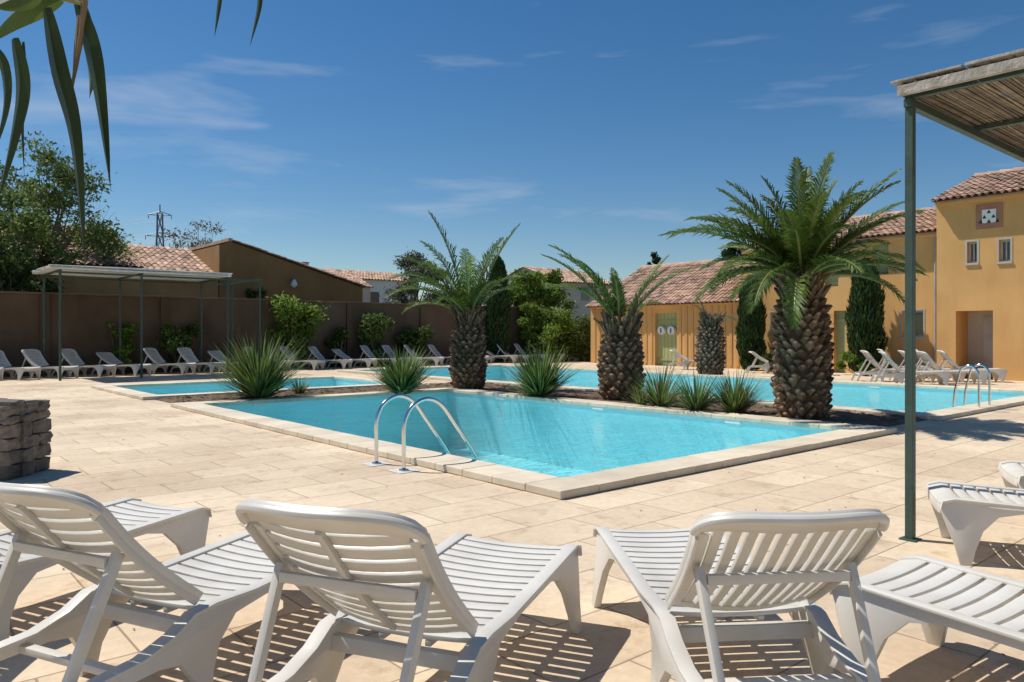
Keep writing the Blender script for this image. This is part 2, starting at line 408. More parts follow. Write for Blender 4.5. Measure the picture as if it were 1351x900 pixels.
for px in (-60,-8,42,92,143,200,243,285,330,376,412,447,482,510,536,568,600,640,660,680,704,735,760):
    b=ona(px+10,490,25.0)[0]; w=s2w(b,24.95+random.uniform(-.12,.12))
    q=random.uniform(-.10,.10); lounger(w.x,w.y,.97,-.25+q,'h60' if random.random()<.8 else 'h35')
for (u,v) in ((1160,503),(1186,507),(1210,503),(1236,506),(1262,503),(1225,498),(1180,498)):
    x,y=gnd(u,v,.0); lounger(x,y,.96,-.24+random.uniform(-.08,.08),'h60')
for px in (1012,1048,905):
    a=onb(px,490,21.2)[0]; w=s2w(21.2,a); lounger(w.x,w.y,.9,-.4,'h35')

# ---------------------------------------------------------------- boundary wall + buildings
g=MB(['brownwall'])
g.box(-22,24.5,26.3,26.6,-.1,2.88,'brownwall'); g.box(-22.05,24.55,26.24,26.66,2.883,2.95,'brownwall',1.35)
for k in range(12):
    b=-20+k*4.0; g.box(b,b+.3,26.2,26.299,-.1,2.88,'brownwall',.9)
g.obj('boundary_wall',bevel=.01)

def wall_open(g,a0,a1,z0,z1,b,ops,mat,depth=.22):
    ys=sorted(set([a0,a1]+[v for o in ops for v in o[:2]])); zs=sorted(set([z0,z1]+[v for o in ops for v in o[2:4]]))
    for i in range(len(ys)-1):
        for j in range(len(zs)-1):
            y=(ys[i]+ys[i+1])/2; z=(zs[j]+zs[j+1])/2
            if any(o[0]<y<o[1] and o[2]<z<o[3] for o in ops): continue
            g.poly([(b,ys[i+1],zs[j]),(b,ys[i],zs[j]),(b,ys[i],zs[j+1]),(b,ys[i+1],zs[j+1])],mat)
    for o in ops:
        y0,y1,q0,q1,kind=o; dp=depth if kind!='recess' else 1.1
        for pts in ([(b,y0,q0),(b+dp,y0,q0),(b+dp,y1,q0),(b,y1,q0)],[(b,y0,q1),(b,y1,q1),(b+dp,y1,q1),(b+dp,y0,q1)],
                    [(b,y0,q0),(b,y0,q1),(b+dp,y0,q1),(b+dp,y0,q0)],[(b,y1,q0),(b+dp,y1,q0),(b+dp,y1,q1),(b,y1,q1)]):
            g.poly(pts,mat,1.05)
        bp=b+dp
        if kind=='window':
            g.poly([(bp,y1,q0),(bp,y0,q0),(bp,y0,q1),(bp,y1,q1)],'glass')
            t=.06
            g.box(bp-.05,bp-.005,y0,y0+t,q0,q1,'frame',1.6);g.box(bp-.05,bp-.005,y1-t,y1,q0,q1,'frame',1.6)
            g.box(bp-.05,bp-.005,y0+t,y1-t,q0,q0+t,'frame',1.6);g.box(bp-.05,bp-.005,y0+t,y1-t,q1-t,q1,'frame',1.6)
            g.box(bp-.045,bp-.006,(y0+y1)/2-.02,(y0+y1)/2+.02,q0+t,q1-t,'frame',1.6)
            g.box(b-.05,b-.002,y0-.06,y1+.06,q0-.07,q0-.002,'cream',.85)
            for (p0,p1,r0,r1) in ((y0-.06,y0-.002,q0,q1+.06),(y1+.002,y1+.06,q0,q1+.06),(y0,y1,q1+.002,q1+.06)):
                g.box(b-.012,b-.002,p0,p1,r0,r1,'cream',.8)
        elif kind=='shutter' or kind=='door':
            mt='shutter'
            g.box(bp-.04,bp,y0,y1,q0,q1,mt)
            n=6
            for i in range(1,n): yy=y0+(y1-y0)*i/n; g.box(bp-.045,bp-.04,yy-.008,yy+.008,q0,q1,mt,.5)
            for q in (.12,.85): g.box(bp-.07,bp-.046,y0+.02,y1-.02,q0+(q1-q0)*q-.05,q0+(q1-q0)*q+.05,mt,.9)
        elif kind=='recess':
            g.poly([(bp,y1,q0),(bp,y0,q0),(bp,y0,q1),(bp,y1,q1)],'cream')
            g.box(bp-.06,bp-.002,y0+.15,y0+(y1-y0)*.55,q0,q1-.2,'frame',1.6)
def tiles(g,e0,e1,r0,r1,pw=.21,pl=.36):
    e0,e1,r0,r1=map(Vector,(e0,e1,r0,r1)); nc=max(2,int((e1-e0).length/pw)); nr=max(2,int((r0-e0).length/pl))
    nrm=(e1-e0).cross(r0-e0).normalized()
    if nrm.z<0: nrm=-nrm
    prof=[(0,0),(.12,.045),(.3,.075),(.5,.08),(.7,.045),(.85,0)]
    for r in range(nr):
        for c in range(nc):
            col=random.choice([.6,.8,.9,1.0,1.05,1.15,1.3]); jit=random.uniform(-.012,.012)
            vs=[];fs=[]
            for (t,lift) in ((r/nr-.012,.03),((r+1)/nr,0)):
                for (u,h) in prof+[(1.0,0.0)]:
                    s=(c+u)/nc; base=(e0.lerp(e1,s)).lerp(r0.lerp(r1,s),t); vs.append(base+nrm*(h+lift+jit+.02))
            m=len(prof)+1
            for i in range(m-1): fs.append((i,i+1,m+i+1,m+i))
            g.mesh(vs,fs,'tile',col)
    g.poly([e0,e1,r1,r0],'tile',.5)
def gable_building(name,a0,a1,b0,b1,ze,zr,ops,mat='ochre',ov=.35,ridge=None):
    e=empty(name); g=MB([mat])
    wall_open(g,a0,a1,-.1,ze,b0,ops,mat)
    bm=ridge if ridge else (b0+b1)/2
    for a in (a0,a1): g.poly([(b0,a,-.1),(b1,a,-.1),(b1,a,ze),(bm,a,zr),(b0,a,ze)],mat)
    g.poly([(b1,a0,-.1),(b1,a1,-.1),(b1,a1,ze),(b1,a0,ze)],mat)
    g.box(b0-.1,b0-.002,a0,a1,ze-.22,ze-.12,mat,1.05); g.box(b0-.2,b0-.002,a0,a1,ze-.118,ze-.02,'tile',.9)
    g.obj('walls',parent=e)
    g=MB(['tile']); k=(zr-ze)/(bm-b0); 
    tiles(g,(b0-ov,a0-.08,ze-ov*k+.03),(b0-ov,a1+.08,ze-ov*k+.03),(bm,a0-.08,zr+.03),(bm,a1+.08,zr+.03))
    tiles(g,(b1+ov,a0-.08,ze-.1),(b1+ov,a1+.08,ze-.1),(bm,a0-.08,zr+.03),(bm,a1+.08,zr+.03))
    na=int((a1-a0)/.4)
    for i in range(na):
        y=a0+(a1-a0)*i/na; g.tube([(bm,y,zr+.05),(bm,y+(a1-a0)/na+.03,zr+.07)],[.11,.13],'tile',8,random.uniform(.8,1.2))
    g.obj('roof',parent=e); return e
def op(u0,u1,v0,v1,b,kind):
    a_,z1=onb(u0,v0,b); a2,z1b=onb(u1,v0,b); um=(u0+u1)/2
    zt=onb(um,v0,b)[1]; zb=onb(um,v1,b)[1]
    if kind in('door','recess'): zb=0.0
    return (min(a_,a2),max(a_,a2),zb,zt,kind)
bF=23.4
eA=gable_building('ochre_outbuilding',13.06,21.8,bF,31.5,2.95,5.0,[op(864,893,413,480,bF,'door')])
g=MB(['white','blue'])
for u in (872,885):
    a,z=onb(u,436,bF)
    g.tube([(bF-.01,a,z),(bF+.15,a,z)],.19,'white',24)
    g.tube([(bF-.016,a,z+.09),(bF-.009,a,z+.09)],.035,'blue',12)
    g.box(bF-.016,bF-.0105,a-.045,a+.045,z-.05,z+.045,'blue'); g.box(bF-.016,bF-.0105,a-.035,a-.008,z-.14,z-.051,'blue'); g.box(bF-.016,bF-.0105,a+.008,a+.035,z-.14,z-.051,'blue')
g.obj('door_signs',parent=eA)
g=MB(['ochre'])
for i in range(26):
    a=13.2+i*.33
    if abs(a-onb(878,440,bF)[0])<.75: continue
    g.box(bF-.03,bF-.002,a,a+.12,.1,2.7,'ochre',.92)
g.obj('wall_ribs',parent=eA)
eB=gable_building('ochre_house',5.3,13.0,bF,33,5.05,6.45,[op(1028,1039,334,361,bF,'window'),op(1088,1106,340,378,bF,'shutter'),op(1150,1172,322,362,bF,'shutter'),
   op(1017,1037,412,442,bF,'window'),op(1190,1218,410,445,bF,'window'),op(1100,1116,410,480,bF,'door')],ridge=28.2)
bC=22.9
eC=gable_building('ochre_tower_house',-5,5.25,bC,31,6.0,7.25,[op(1276,1289,319,347,bC,'window'),op(1318,1333,316,345,bC,'window'),op(1261,1310,410,487,bC,'recess')],ridge=26.6)
g=MB(['terra','white','dark'])
a0,z0=onb(1288,303,bC); a1,z1=onb(1323,267,bC); aa,ab=sorted((a0,a1)); za=z0;zb=z1
g.box(bC-.03,bC-.003,aa,ab,za,zb,'terra'); m=.18
g.box(bC-.045,bC-.031,aa+m,ab-m,za+m,zb-m,'white')
ca=(aa+ab)/2; cz=(za+zb)/2
for (dy,dz) in ((0,.14),(-.13,-.02),(.13,-.02),(-.24,-.17),(0,-.17),(.24,-.17)):
    g.poly([(bC-.05,ca+dy+.06,cz+dz-.05),(bC-.05,ca+dy-.06,cz+dz-.05),(bC-.05,ca+dy,cz+dz+.07)],'dark')
g.obj('dovecote_panel',parent=eC)
g=MB(['frame','white'])
g.tube([(bF-.06,5.45,0),(bF-.06,5.45,4.85)],.045,'frame',8,1.2)
g.obj('downpipe',parent=eC)

def bg_house(name,a0,a1,b0,b1,ze,zr,mat,ops=()):
    e=empty(name); g=MB([mat])
    am=(a0+a1)/2
    g.poly([(b0,a0,0),(b1,a0,0),(b1,a0,ze),(b0,a0,ze)],mat); g.poly([(b0,a1,0),(b1,a1,0),(b1,a1,ze),(b0,a1,ze)],mat)
    for b in (b0,b1): g.poly([(b,a0,0),(b,a1,0),(b,a1,ze),(b,am,zr),(b,a0,ze)],mat)
    for (o0,o1,q0,q1) in ops: g.box(o0,o1,a0-.03,a0-.002,q0,q1,'glass'); g.box(o0-.05,o1+.05,a0-.06,a0-.031,q0-.08,q0-.01,'frame',1.5)
    g.obj('walls',parent=e)
    g=MB(['tile']); k=(zr-ze)/(am-a0)
    tiles(g,(b0-.15,a0-.3,ze-.3*k+.03),(b1+.15,a0-.3,ze-.3*k+.03),(b0-.15,am,zr+.03),(b1+.15,am,zr+.03),.3,.5)
    tiles(g,(b0-.15,a1+.3,ze-.3*k+.03),(b1+.15,a1+.3,ze-.3*k+.03),(b0-.15,am,zr+.03),(b1+.15,am,zr+.03),.3,.5)
    g.obj('roof',parent=e); return e
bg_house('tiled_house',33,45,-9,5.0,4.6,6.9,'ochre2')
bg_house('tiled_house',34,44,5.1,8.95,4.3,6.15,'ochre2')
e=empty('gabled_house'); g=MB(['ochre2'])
g.poly([(9,34,0),(17.2,34,0),(17.2,34,4.15),(9.6,34,6.2),(9,34,6.0)],'ochre2',.7)  # front wall colour darkened to paint in its shade
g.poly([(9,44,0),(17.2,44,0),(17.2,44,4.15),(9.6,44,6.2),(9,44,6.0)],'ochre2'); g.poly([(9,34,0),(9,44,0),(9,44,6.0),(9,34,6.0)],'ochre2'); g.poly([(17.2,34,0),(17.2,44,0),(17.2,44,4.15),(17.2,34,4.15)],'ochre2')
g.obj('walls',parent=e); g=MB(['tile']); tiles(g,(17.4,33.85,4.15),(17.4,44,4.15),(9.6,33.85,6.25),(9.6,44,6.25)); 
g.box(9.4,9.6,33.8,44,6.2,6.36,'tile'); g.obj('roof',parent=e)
b_,z_=ona(385,372,33.9); g=MB(['metalgrey','white']); g.box(b_-.04,b_+.04,33.6,33.998,z_+.1,z_+.16,'metalgrey'); g.tube([(b_,33.62,z_+.1),(b_,33.62,z_-.2)],[.08,.2],'white',12); g.tube([(b_,33.62,z_-.2),(b_,33.62,z_-.3)],[.14,.08],'white',12); g.obj('wall_lamp',parent=e)
def wh(u,d): return w2s((u-U0)/F*d,d)
b,a=wh(452,60); bg_house('white_house',a,a+8,b-4,b+2.5,5.3,6.8,'cream',ops=[(b-1,b,3.6,4.8)])
b,a=wh(500,68); bg_house('white_house',a,a+8,b-3,b+4,6.3,7.3,'white',ops=[(b-1,b,4.0,5.2)])
b,a=wh(778,62); bg_house('white_house',a,a+9,b-3.2,b+3,5.6,7.0,'cream',ops=[(b-1,b,4.2,5.3)])
b,a=wh(760,90); bg_house('white_house',a,a+9,b-6,b+3,6.5,8.3,'cream')
b,a=wh(440,62)
g=MB(['cream']); g.box(b-2.2,b-1.7,a+1,a+1.6,5.0,7.2,'cream'); g.box(b-2.25,b-1.65,a+.95,a+1.65,7.203,7.3,'tile'); g.obj('chimney')

# pylon
g=MB(['metalgrey']); X=-(U0-211)/F*260; Y=260; hh=1.5+.170*260
def seg(a,b,r=.11): g.tube([a,b],r,'metalgrey',4)
lv=[(0,4.5),(12,3.2),(22,2.0),(30,1.2),(36,.9),(hh-3,.8)]
for i in range(len(lv)-1):
    z0,w0=lv[i];z1,w1=lv[i+1]
    for (sx,sy) in ((1,1),(1,-1),(-1,-1),(-1,1)): seg((sx*w0,sy*w0,z0),(sx*w1,sy*w1,z1),.16)
    C=[(1,1),(1,-1),(-1,-1),(-1,1),(1,1)]
    for k in range(4):
        p,q=C[k],C[k+1]; seg((p[0]*w0,p[1]*w0,z0),(q[0]*w1,q[1]*w1,z1)); seg((q[0]*w0,q[1]*w0,z0),(p[0]*w1,p[1]*w1,z1)); seg((p[0]*w1,p[1]*w1,z1),(q[0]*w1,q[1]*w1,z1))
seg((0,0,hh-3),(0,0,hh),.2)
for z,w in ((30,5.5),(35,4.5),(hh-3.5,3.6)):
    for s in (-1,1):
        seg((0,0,z+1.2),(s*w,0,z),.13); seg((0,0,z-.3),(s*w,0,z),.13); seg((s*w,0,z),(s*w,0,z-1.4),.12)
        pts=[(s*w-170*t, 120*t, z-1.4-24*t*(1-t)+10*t) for t in np.linspace(0,1,10)]
        g.tube(pts,.05,'metalgrey',4)
g.obj('electricity_pylon',site=False,loc=(X,Y,0),rot=.3)

# ---------------------------------------------------------------- left canopy
g=MB(['canopy','green'])
c0,c1,a0,a1=-.1,5.3,22.6,25.6
for b in (c0,2.3,c1-.1):
    for a in (a0+.1,a1-.1): g.tube([(b+.1,a,0),(b+.1,a,3.42)],.04,'green',8)
g.tube([(6.5,a0+.1,0),(6.5,a0+.1,3.42)],.04,'green',8); g.tube([(6.5,a1-.1,0),(6.5,a1-.1,3.42)],.04,'green',8)
for a in (a0+.1,a1-.1): g.box(c0,6.55,a-.03,a+.03,3.42,3.48,'green')
for b in (c0+.1,2.4,c1,6.5): g.box(b-.03,b+.03,a0,a1,3.482,3.53,'green')
n=120
for lay in range(3):
    for i in range(n):
        y=a0-.15+(a1-a0+.3)*(i+lay*.4)/n; g.tube([(c0-.15+random.uniform(-.1,.08),y,3.55+lay*.035+random.uniform(0,.03)),((c0+c1)/2,y,3.56+lay*.035+random.uniform(-.02,.05)),(c1+random.uniform(-.15,.1),y,3.55+lay*.035+random.uniform(0,.04))],.018,'canopy',5,random.uniform(.75,1.25))
g.obj('reed_canopy')
# right pergola
g=MB(['green','reed','greywood'])
pb,pa=w2s(*gnd(1201,712)); ht=3.17
for (b,a) in ((pb,pa),(pb+4,pa),(pb,pa-4),(pb+4,pa-4)):
    g.box(b-.028,b+.028,a-.028,a+.028,0,ht-.03,'green'); g.box(b-.06,b+.06,a-.06,a+.06,.001,.010,'green')
for a in (pa,pa-2,pa-4): g.box(pb-.05,pb+4.1,a-.028,a+.028,ht-.029,ht+.03,'green',.9)
for b in (pb,pb+1.33,pb+2.66,pb+4): g.box(b-.025,b+.025,pa-4.1,pa+.03,ht+.032,ht+.065,'green',.9)
for lay in range(3):
    a=pa-4.2
    while a<pa+.05:
        r=random.uniform(.008,.014); a+=r*2+random.uniform(0,.005)
        z=ht+.08+lay*.022+random.uniform(0,.008)
        x0=pb-.05+random.uniform(-.05,.05); x1=pb+4.2+random.uniform(-.1,.1)
        n=6; pts=[(x0+(x1-x0)*i/n,a+random.uniform(-.008,.008),z+random.uniform(-.005,.005)) for i in range(n+1)]
        g.tube(pts,[r]*(n+1),'reed',5,random.uniform(.5,1.3))
g.box(pb-.13,pb-.09,pa-4.3,pa+.04,ht+.04,ht+.11,'greywood')
for i in range(9):
    y=pa-4.3+i*.49; g.box(pb-.125,pb+.03,y,y+.47,ht+.112+.03,ht+.155+random.uniform(0,.01),'greywood',random.uniform(.85,1.15))
g.obj('reed_pergola',bevel=.003)

# ---------------------------------------------------------------- dry stone wall
g=MB(['stone','darkstone'])
X0,X1,Y0,Y1,hh=-8.2,-5.12,7.75,8.4,.74
g.box(X0+.12,X1-.1,Y0+.1,Y1-.1,0,hh-.1,'darkstone')
def stone(cx,cy,cz,sx,sy,sz):
    c=random.uniform(.7,1.35)
    nn=3
    idx={}
    pts=[];fs=[]
    for i in range(nn+1):
        for j in range(nn+1):
            for k in range(nn+1):
                if 0<i<nn and 0<j<nn and 0<k<nn: continue
                u=[2*i/nn-1,2*j/nn-1,2*k/nn-1]
                v=Vector(u); q=v.normalized()*1.25
                v=v*.72+q*.28; v=Vector((v.x*sx/2,v.y*sy/2,v.z*sz/2))
                v+=Vector([random.uniform(-.012,.012) for _ in range(3)])
                idx[(i,j,k)]=len(pts); pts.append(v+Vector((cx,cy,cz)))
    for i in range(nn):
        for j in range(nn):
            for s in (0,nn):
                fs.append((idx[(i,j,s)],idx[(i+1,j,s)],idx[(i+1,j+1,s)],idx[(i,j+1,s)]))
                fs.append((idx[(i,s,j)],idx[(i+1,s,j)],idx[(i+1,s,j+1)],idx[(i,s,j+1)]))
                fs.append((idx[(s,i,j)],idx[(s,i+1,j)],idx[(s,i+1,j+1)],idx[(s,i,j+1)]))
    g.mesh(pts,fs,'stone',c)
z=0
while z<hh-.03:
    h=random.uniform(.08,.15)
    if z+h>hh: h=hh-z+.02
    x=X0
    while x<X1-.02:
        w=random.uniform(.16,.4); w=w if X1-x-w>.12 else X1-x; stone(x+w/2,Y0+.1+random.uniform(-.02,.02),z+h/2,w*.98,.24,h*.99); x+=w
    y=Y0+.15
    while y<Y1-.02:
        w=random.uniform(.16,.3); w=w if Y1-y-w>.12 else Y1-y; stone(X1-.1+random.uniform(-.02,.02),y+w/2,z+h/2,.24,w*.98,h*.99); y+=w
    z+=h
x=X0
while x<X1-.02:
    w=random.uniform(.25,.4); w=w if X1-x-w>.15 else X1-x; y=Y0
    while y<Y1-.02:
        l=random.uniform(.25,.4); l=l if Y1-y-l>.15 else Y1-y; stone(x+w/2,y+l/2,hh-.02+random.uniform(-.02,.02),w*.98,l*.98,.12); y+=l
    x+=w
g.obj('dry_stone_wall',site=False,loc=(0,0,0))

# ---------------------------------------------------------------- palms
def frond(g,base,az,el0,L,droop,ll,n=44,dead=False,tw=0.0):
    mat='deadfrond' if dead else 'frond'; seg=14
    p=Vector(base); P=[p.copy()];T=[]
    for i in range(seg):
        s=(i+.5)/seg; el=el0-droop*s**1.4; a=az+tw*s
        t=Vector((math.cos(el)*math.cos(a),math.cos(el)*math.sin(a),math.sin(el))); T.append(t); p=p+t*(L/seg); P.append(p.copy())
    T.append(T[-1])
    g.tube(P,[.028*(1-.85*i/seg)+.003 for i in range(seg+1)],'deadfrond' if dead else 'rachis',5)
    side0=Vector((-math.sin(az),math.cos(az),0))
    vv=random.uniform(.6,1.4)
    for k in range(n):
        s=.12+.88*k/(n-1); x=s*seg; i=min(int(x),seg-1); q=P[i].lerp(P[i+1],x-i); t=T[i]
        side=side0; up=side.cross(t)*-1
        if up.z<0: up=-up
        env=math.sin(math.pi*min(1,(s*.86+.12)))**.6
        l=ll*env*random.uniform(.8,1.12)
        for sg in (-1,1):
            fwd=.6+.75*s
            d=(t*fwd+side*sg*.85+up*random.uniform(.15,.6)).normalized()
            w=.019*random.uniform(.8,1.2)
            wv=(t*w)
            m_=q+d*l*.5; e=q+d*l+Vector((0,0,-.24*l*random.uniform(.3,1.8)))
            c=vv*random.uniform(.7,1.35)
            g.mesh([q-wv*.6,q+wv*.6,m_+wv,m_-wv],[(0,1,2,3)],mat,c); g.mesh([m_-wv,m_+wv,e],[(0,1,2)],mat,c)
def palm(name,x,y,ht,rad,fr,scale=1,stub=True,taper=.5):
    g=MB(['palmbark','frond','rachis','deadfrond'])
    def R(t):
        return rad*float(np.interp(t,[0,.06,.25,.5,.75,.88,1.0],[.76,.88,1.0,.97,.88,.74,taper]))
    pts=[(0,0,ht*i/16) for i in range(17)]
    g.tube([(0,0,-.05)]+pts[1:],[R(i/16)*.88 for i in range(17)],'palmbark',20,.35)
    rows=int(ht/.12); per=int(2*math.pi*rad/.20)
    for r in range(rows):
        z=ht*(r+.3)/rows; t=z/ht
        for k in range(per):
            ph=2*math.pi*(k+(r%2)*.5)/per+random.uniform(-.08,.08); rr=R(t)*.88; zz=z+random.uniform(-.03,.03)
            hw=math.pi*rr/per*random.uniform(.85,1.02); hh=.125
            er=Vector((math.cos(ph),math.sin(ph),0)); et=Vector((-math.sin(ph),math.cos(ph),0)); ez=Vector((0,0,1))
            c0=er*rr+ez*zz
            out=random.uniform(.05,.13)*(1 if t<.85 else 1.3)
            tip=c0+er*out+ez*(.03+random.uniform(0,.05)+(.12 if t>.85 else 0))+et*random.uniform(-.015,.015)
            k2=random.uniform(.4,.7)
            tl=tip-et*hw*k2; tr=tip+et*hw*k2; tb=tip-er*.012-ez*.035; tt=tip+ez*.022-er*.012
            L1=c0-et*hw; R1=c0+et*hw; B1=c0-ez*hh*.75; T1=c0+ez*hh*.8
            cc=random.uniform(.45,1.2)
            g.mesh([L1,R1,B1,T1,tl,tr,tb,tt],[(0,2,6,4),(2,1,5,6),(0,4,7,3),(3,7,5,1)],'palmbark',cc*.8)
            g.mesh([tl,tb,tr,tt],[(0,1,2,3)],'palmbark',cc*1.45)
            if random.random()<.35:
                g.tube([c0,c0+er*random.uniform(.1,.19)+et*random.uniform(-.08,.08)+ez*random.uniform(-.1,.08)],[.006,.002],'deadfrond',3,random.uniform(.4,1))
    for i in range(110 if stub else 40):
        ph=random.uniform(0,6.283); el=random.uniform(.6,1.4); r0=R(.93)*random.uniform(.4,.95)
        b=Vector((math.cos(ph)*r0,math.sin(ph)*r0,ht*random.uniform(.88,1.0)))
        d=Vector((math.cos(ph)*math.cos(el),math.sin(ph)*math.cos(el),math.sin(el)))
        l=random.uniform(.12,.42)*scale
        g.tube([b,b+d*l],[.05,.02],random.choice(['deadfrond','palmbark','palmbark']),5,random.uniform(.5,1.1))
    for f in fr: frond(g,(math.cos(f[0])*.1,math.sin(f[0])*.1,ht-.02),*f)
    g.obj(name,site=False,loc=(x,y,0.03))
D=math.radians
def rnd_fronds(n,elr,Lr,droop,ll,n2=44):
    out=[]
    for i in range(n):
        az=i*2.39996+random.uniform(-.25,.25); t=i/n
        el=elr[1]-(elr[1]-elr[0])*t+random.uniform(-.1,.1)
        out.append((az,el,random.uniform(*Lr)*(1-.12*t),droop*random.uniform(.75,1.25)*(.5+.6*t),ll,n2))
    return out
x,y=gnd(1067,555,.03)
fr=rnd_fronds(50,(D(8),D(82)),(1.8,2.3),D(68),.40,58)
fr+=[(D(185),D(40),2.6,D(55),.42,60),(D(176),D(52),2.5,D(80),.42,60),(D(165),D(60),2.3,D(70),.4,58),(D(5),D(50),2.3,D(30),.40,58),(D(-20),D(64),2.3,D(30),.40,58),(D(15),D(38),2.0,D(70),.38,50)]
palm('palm_tree',x,y+.3,2.42,.48,fr)
x,y=gnd(617,515,.03)
fr=[(D(0),D(72),2.75,D(22),.46,64),(D(150),D(74),2.6,D(45),.46,60),(D(180),D(50),2.3,D(85),.44,58),(D(20),D(80),2.5,D(40),.42,58),(D(200),D(82),2.9,D(28),.46,64),(D(215),D(56),2.2,D(80),.44,56),
 (D(270),D(72),2.3,D(60),.42,54),(D(90),D(70),2.4,D(50),.42,54),(D(60),D(55),1.9,D(60),.42,50),(D(300),D(56),1.7,D(60),.4,48),(D(340),D(66),1.9,D(75),.4,48),(D(110),D(50),2.0,D(80),.42,50),(D(245),D(40),1.7,D(70),.38,44),(D(172),D(62),2.6,D(90),.44,60),(D(10),D(58),1.5,D(60),.38,46),(D(165),D(35),1.9,D(75),.38,46),
 (D(190),D(66),2.5,D(60),.44,58),(D(230),D(64),2.2,D(60),.42,52),(D(320),D(78),2.3,D(40),.42,54)]
palm('palm_tree',x,y+.3,1.92,.47,fr)
x,y=gnd(822,530,.03)
fr=[(D(178),D(70),2.35,D(48),.36,58),(D(165),D(60),2.35,D(40),.36,58),(D(10),D(66),1.85,D(22),.34,50),(D(-8),D(58),1.9,D(40),.34,50),(D(188),D(58),1.9,D(75),.34,50),(D(100),D(80),1.4,D(30),.3,36),(D(250),D(76),1.2,D(40),.3,36),(D(30),D(50),1.2,D(60),.28,34),(D(175),D(78),1.7,D(45),.34,46),(D(200),D(68),2.1,D(50),.34,50),(D(340),D(70),1.5,D(40),.32,40)]
palm('palm_tree',x,y+.3,1.68,.50,fr)
x,y=gnd(940,497)
fr=[(D(200),D(60),.9,D(50),.2,20,True),(D(20),D(30),1.1,D(70),.2,20,True),(D(120),D(70),.7,D(50),.2,16,True),(D(170),D(75),1.0,D(20),.15,16,True),(D(330),D(20),.9,D(60),.2,16,False)]
palm('palm_tree',x,y+.3,1.95,.50,fr,taper=.35)

# ---------------------------------------------------------------- tufts
def tuft(name,u,v,ht,rad,n,w=.022):
    x,y=gnd(u,v,.03); g=MB(['blade','deadfrond'])
    for i in range(n):
        az=random.uniform(0,6.283); el=math.radians(random.triangular(5,88,60)); L=ht*random.uniform(.65,1.1)*(.78+.22*math.sin(el)); r0=random.uniform(0,.18)*rad
        p=Vector((math.cos(az)*r0,math.sin(az)*r0,0)); e=el; pts=[]; sd=Vector((-math.sin(az),math.cos(az),0))
        for k in range(5):
            pts.append(p.copy()); p=p+Vector((math.cos(e)*math.cos(az),math.cos(e)*math.sin(az),math.sin(e)))*L/4; e-=random.uniform(.0,.16)
        ws=[w*.8,w,w*.85,w*.5,.001]; vs=[]
        for q,ww in zip(pts,ws): vs+=[q-sd*ww,q+sd*ww]
        dd=random.random()<(.3 if el<.4 else .06)
        g.mesh(vs,[(2*k,2*k+1,2*k+3,2*k+2) for k in range(4)],'deadfrond' if dd else 'blade',random.uniform(.5,1.5))
    g.obj(name,site=False,loc=(x,y,.03))
tuft('yucca_plant',342,527,1.6,.9,560)
tuft('yucca_plant',530,520,1.25,.8,440)
tuft('yucca_plant',712,525,1.3,.8,460)
tuft('grass_tuft',872,538,1.0,.7,170,.014)
tuft('grass_tuft',918,544,.85,.7,220,.014)
tuft('grass_tuft',970,546,.9,.7,260,.014)
tuft('grass_tuft',395,520,.45,.5,120,.012)
tuft('grass_tuft',845,536,.6,.5,90,.012)

# ---------------------------------------------------------------- foliage
def leaves(g,centers,N_,ls,mat,squash=1.0,shell=.55):
    for (cx,cy,cz,r) in centers:
        n=int(N_); 
        d=rng.normal(size=(n,3)); d/=np.linalg.norm(d,axis=1)[:,None]
        rr=r*(shell+(1-shell)*rng.random(n)**.6)*(1+.35*rng.normal(size=n)*.5)
        c=np.array([cx,cy,cz])+d*rr[:,None]*np.array([1,1,squash])
        a=rng.normal(size=(n,3)); a/=np.linalg.norm(a,axis=1)[:,None]
        b=np.cross(a,rng.normal(size=(n,3))); b/=np.linalg.norm(b,axis=1)[:,None]
        s=ls*(.6+.8*rng.random(n))
        base=random.uniform(.75,1.25)
        k=g.mi(mat); i0=len(g.v)
        q=np.stack([c-a*s[:,None],c-b*s[:,None]*.45,c+a*s[:,None],c+b*s[:,None]*.45],1).reshape(-1,3)
        g.v+=list(map(tuple,q.tolist()))
        g.f+=[(i0+4*j,i0+4*j+1,i0+4*j+2,i0+4*j+3) for j in range(n)]
        g.m+=[k]*n; g.c+=list((base*(.65+.7*rng.random(n))).tolist())
def tree(name,x,y,ht,cr,cz,nclump,nl,ls,mat,trunk=.15,squash=.8,clr=.33,twigs=0):
    g=MB(['bark',mat]); cl=[]
    for i in range(nclump):
        d=Vector((random.gauss(0,1),random.gauss(0,1),random.gauss(0,1))).normalized()*random.uniform(.25,1)**.6
        cl.append((d.x*cr,d.y*cr,cz+d.z*(ht-cz),cr*clr*random.uniform(.6,1.25)))
    g.tube([(0,0,-.1),(.05,0,cz*.35),(random.uniform(-.15,.15),0,cz*.7),(0,0,cz)],[trunk*1.2,trunk,trunk*.75,trunk*.4],'bark',8)
    for (a,b,c,r) in cl:
        s=Vector((0,0,cz*random.uniform(.45,.9))); e=Vector((a,b,c)); m_=s.lerp(e,.5)+Vector((0,0,-.12*(e-s).length))
        g.tube(catmull([s,m_,e],4),[trunk*.38*(1-i/8)+.008 for i in range(9)],'bark',5)
        for _ in range(twigs):
            q=Vector((random.gauss(0,1),random.gauss(0,1),random.gauss(.3,1))).normalized()*r*1.3; g.tube([e,e+q],[.012,.004],'bark',3)
    leaves(g,cl,nl,ls,mat,squash,.15)
    g.obj(name,site=False,loc=(x,y,0))
def at(u,d): return ((u-U0)/F*d,d)
x,y=at(62,34); tree('deciduous_tree',x,y,9.8,3.1,6.4,60,230,.10,'leaflight',.17,.8,.26,4)
x,y=at(-40,30); tree('deciduous_tree',x,y,7.4,2.6,4.6,30,300,.11,'leaflight',.17,.8,.3,3)
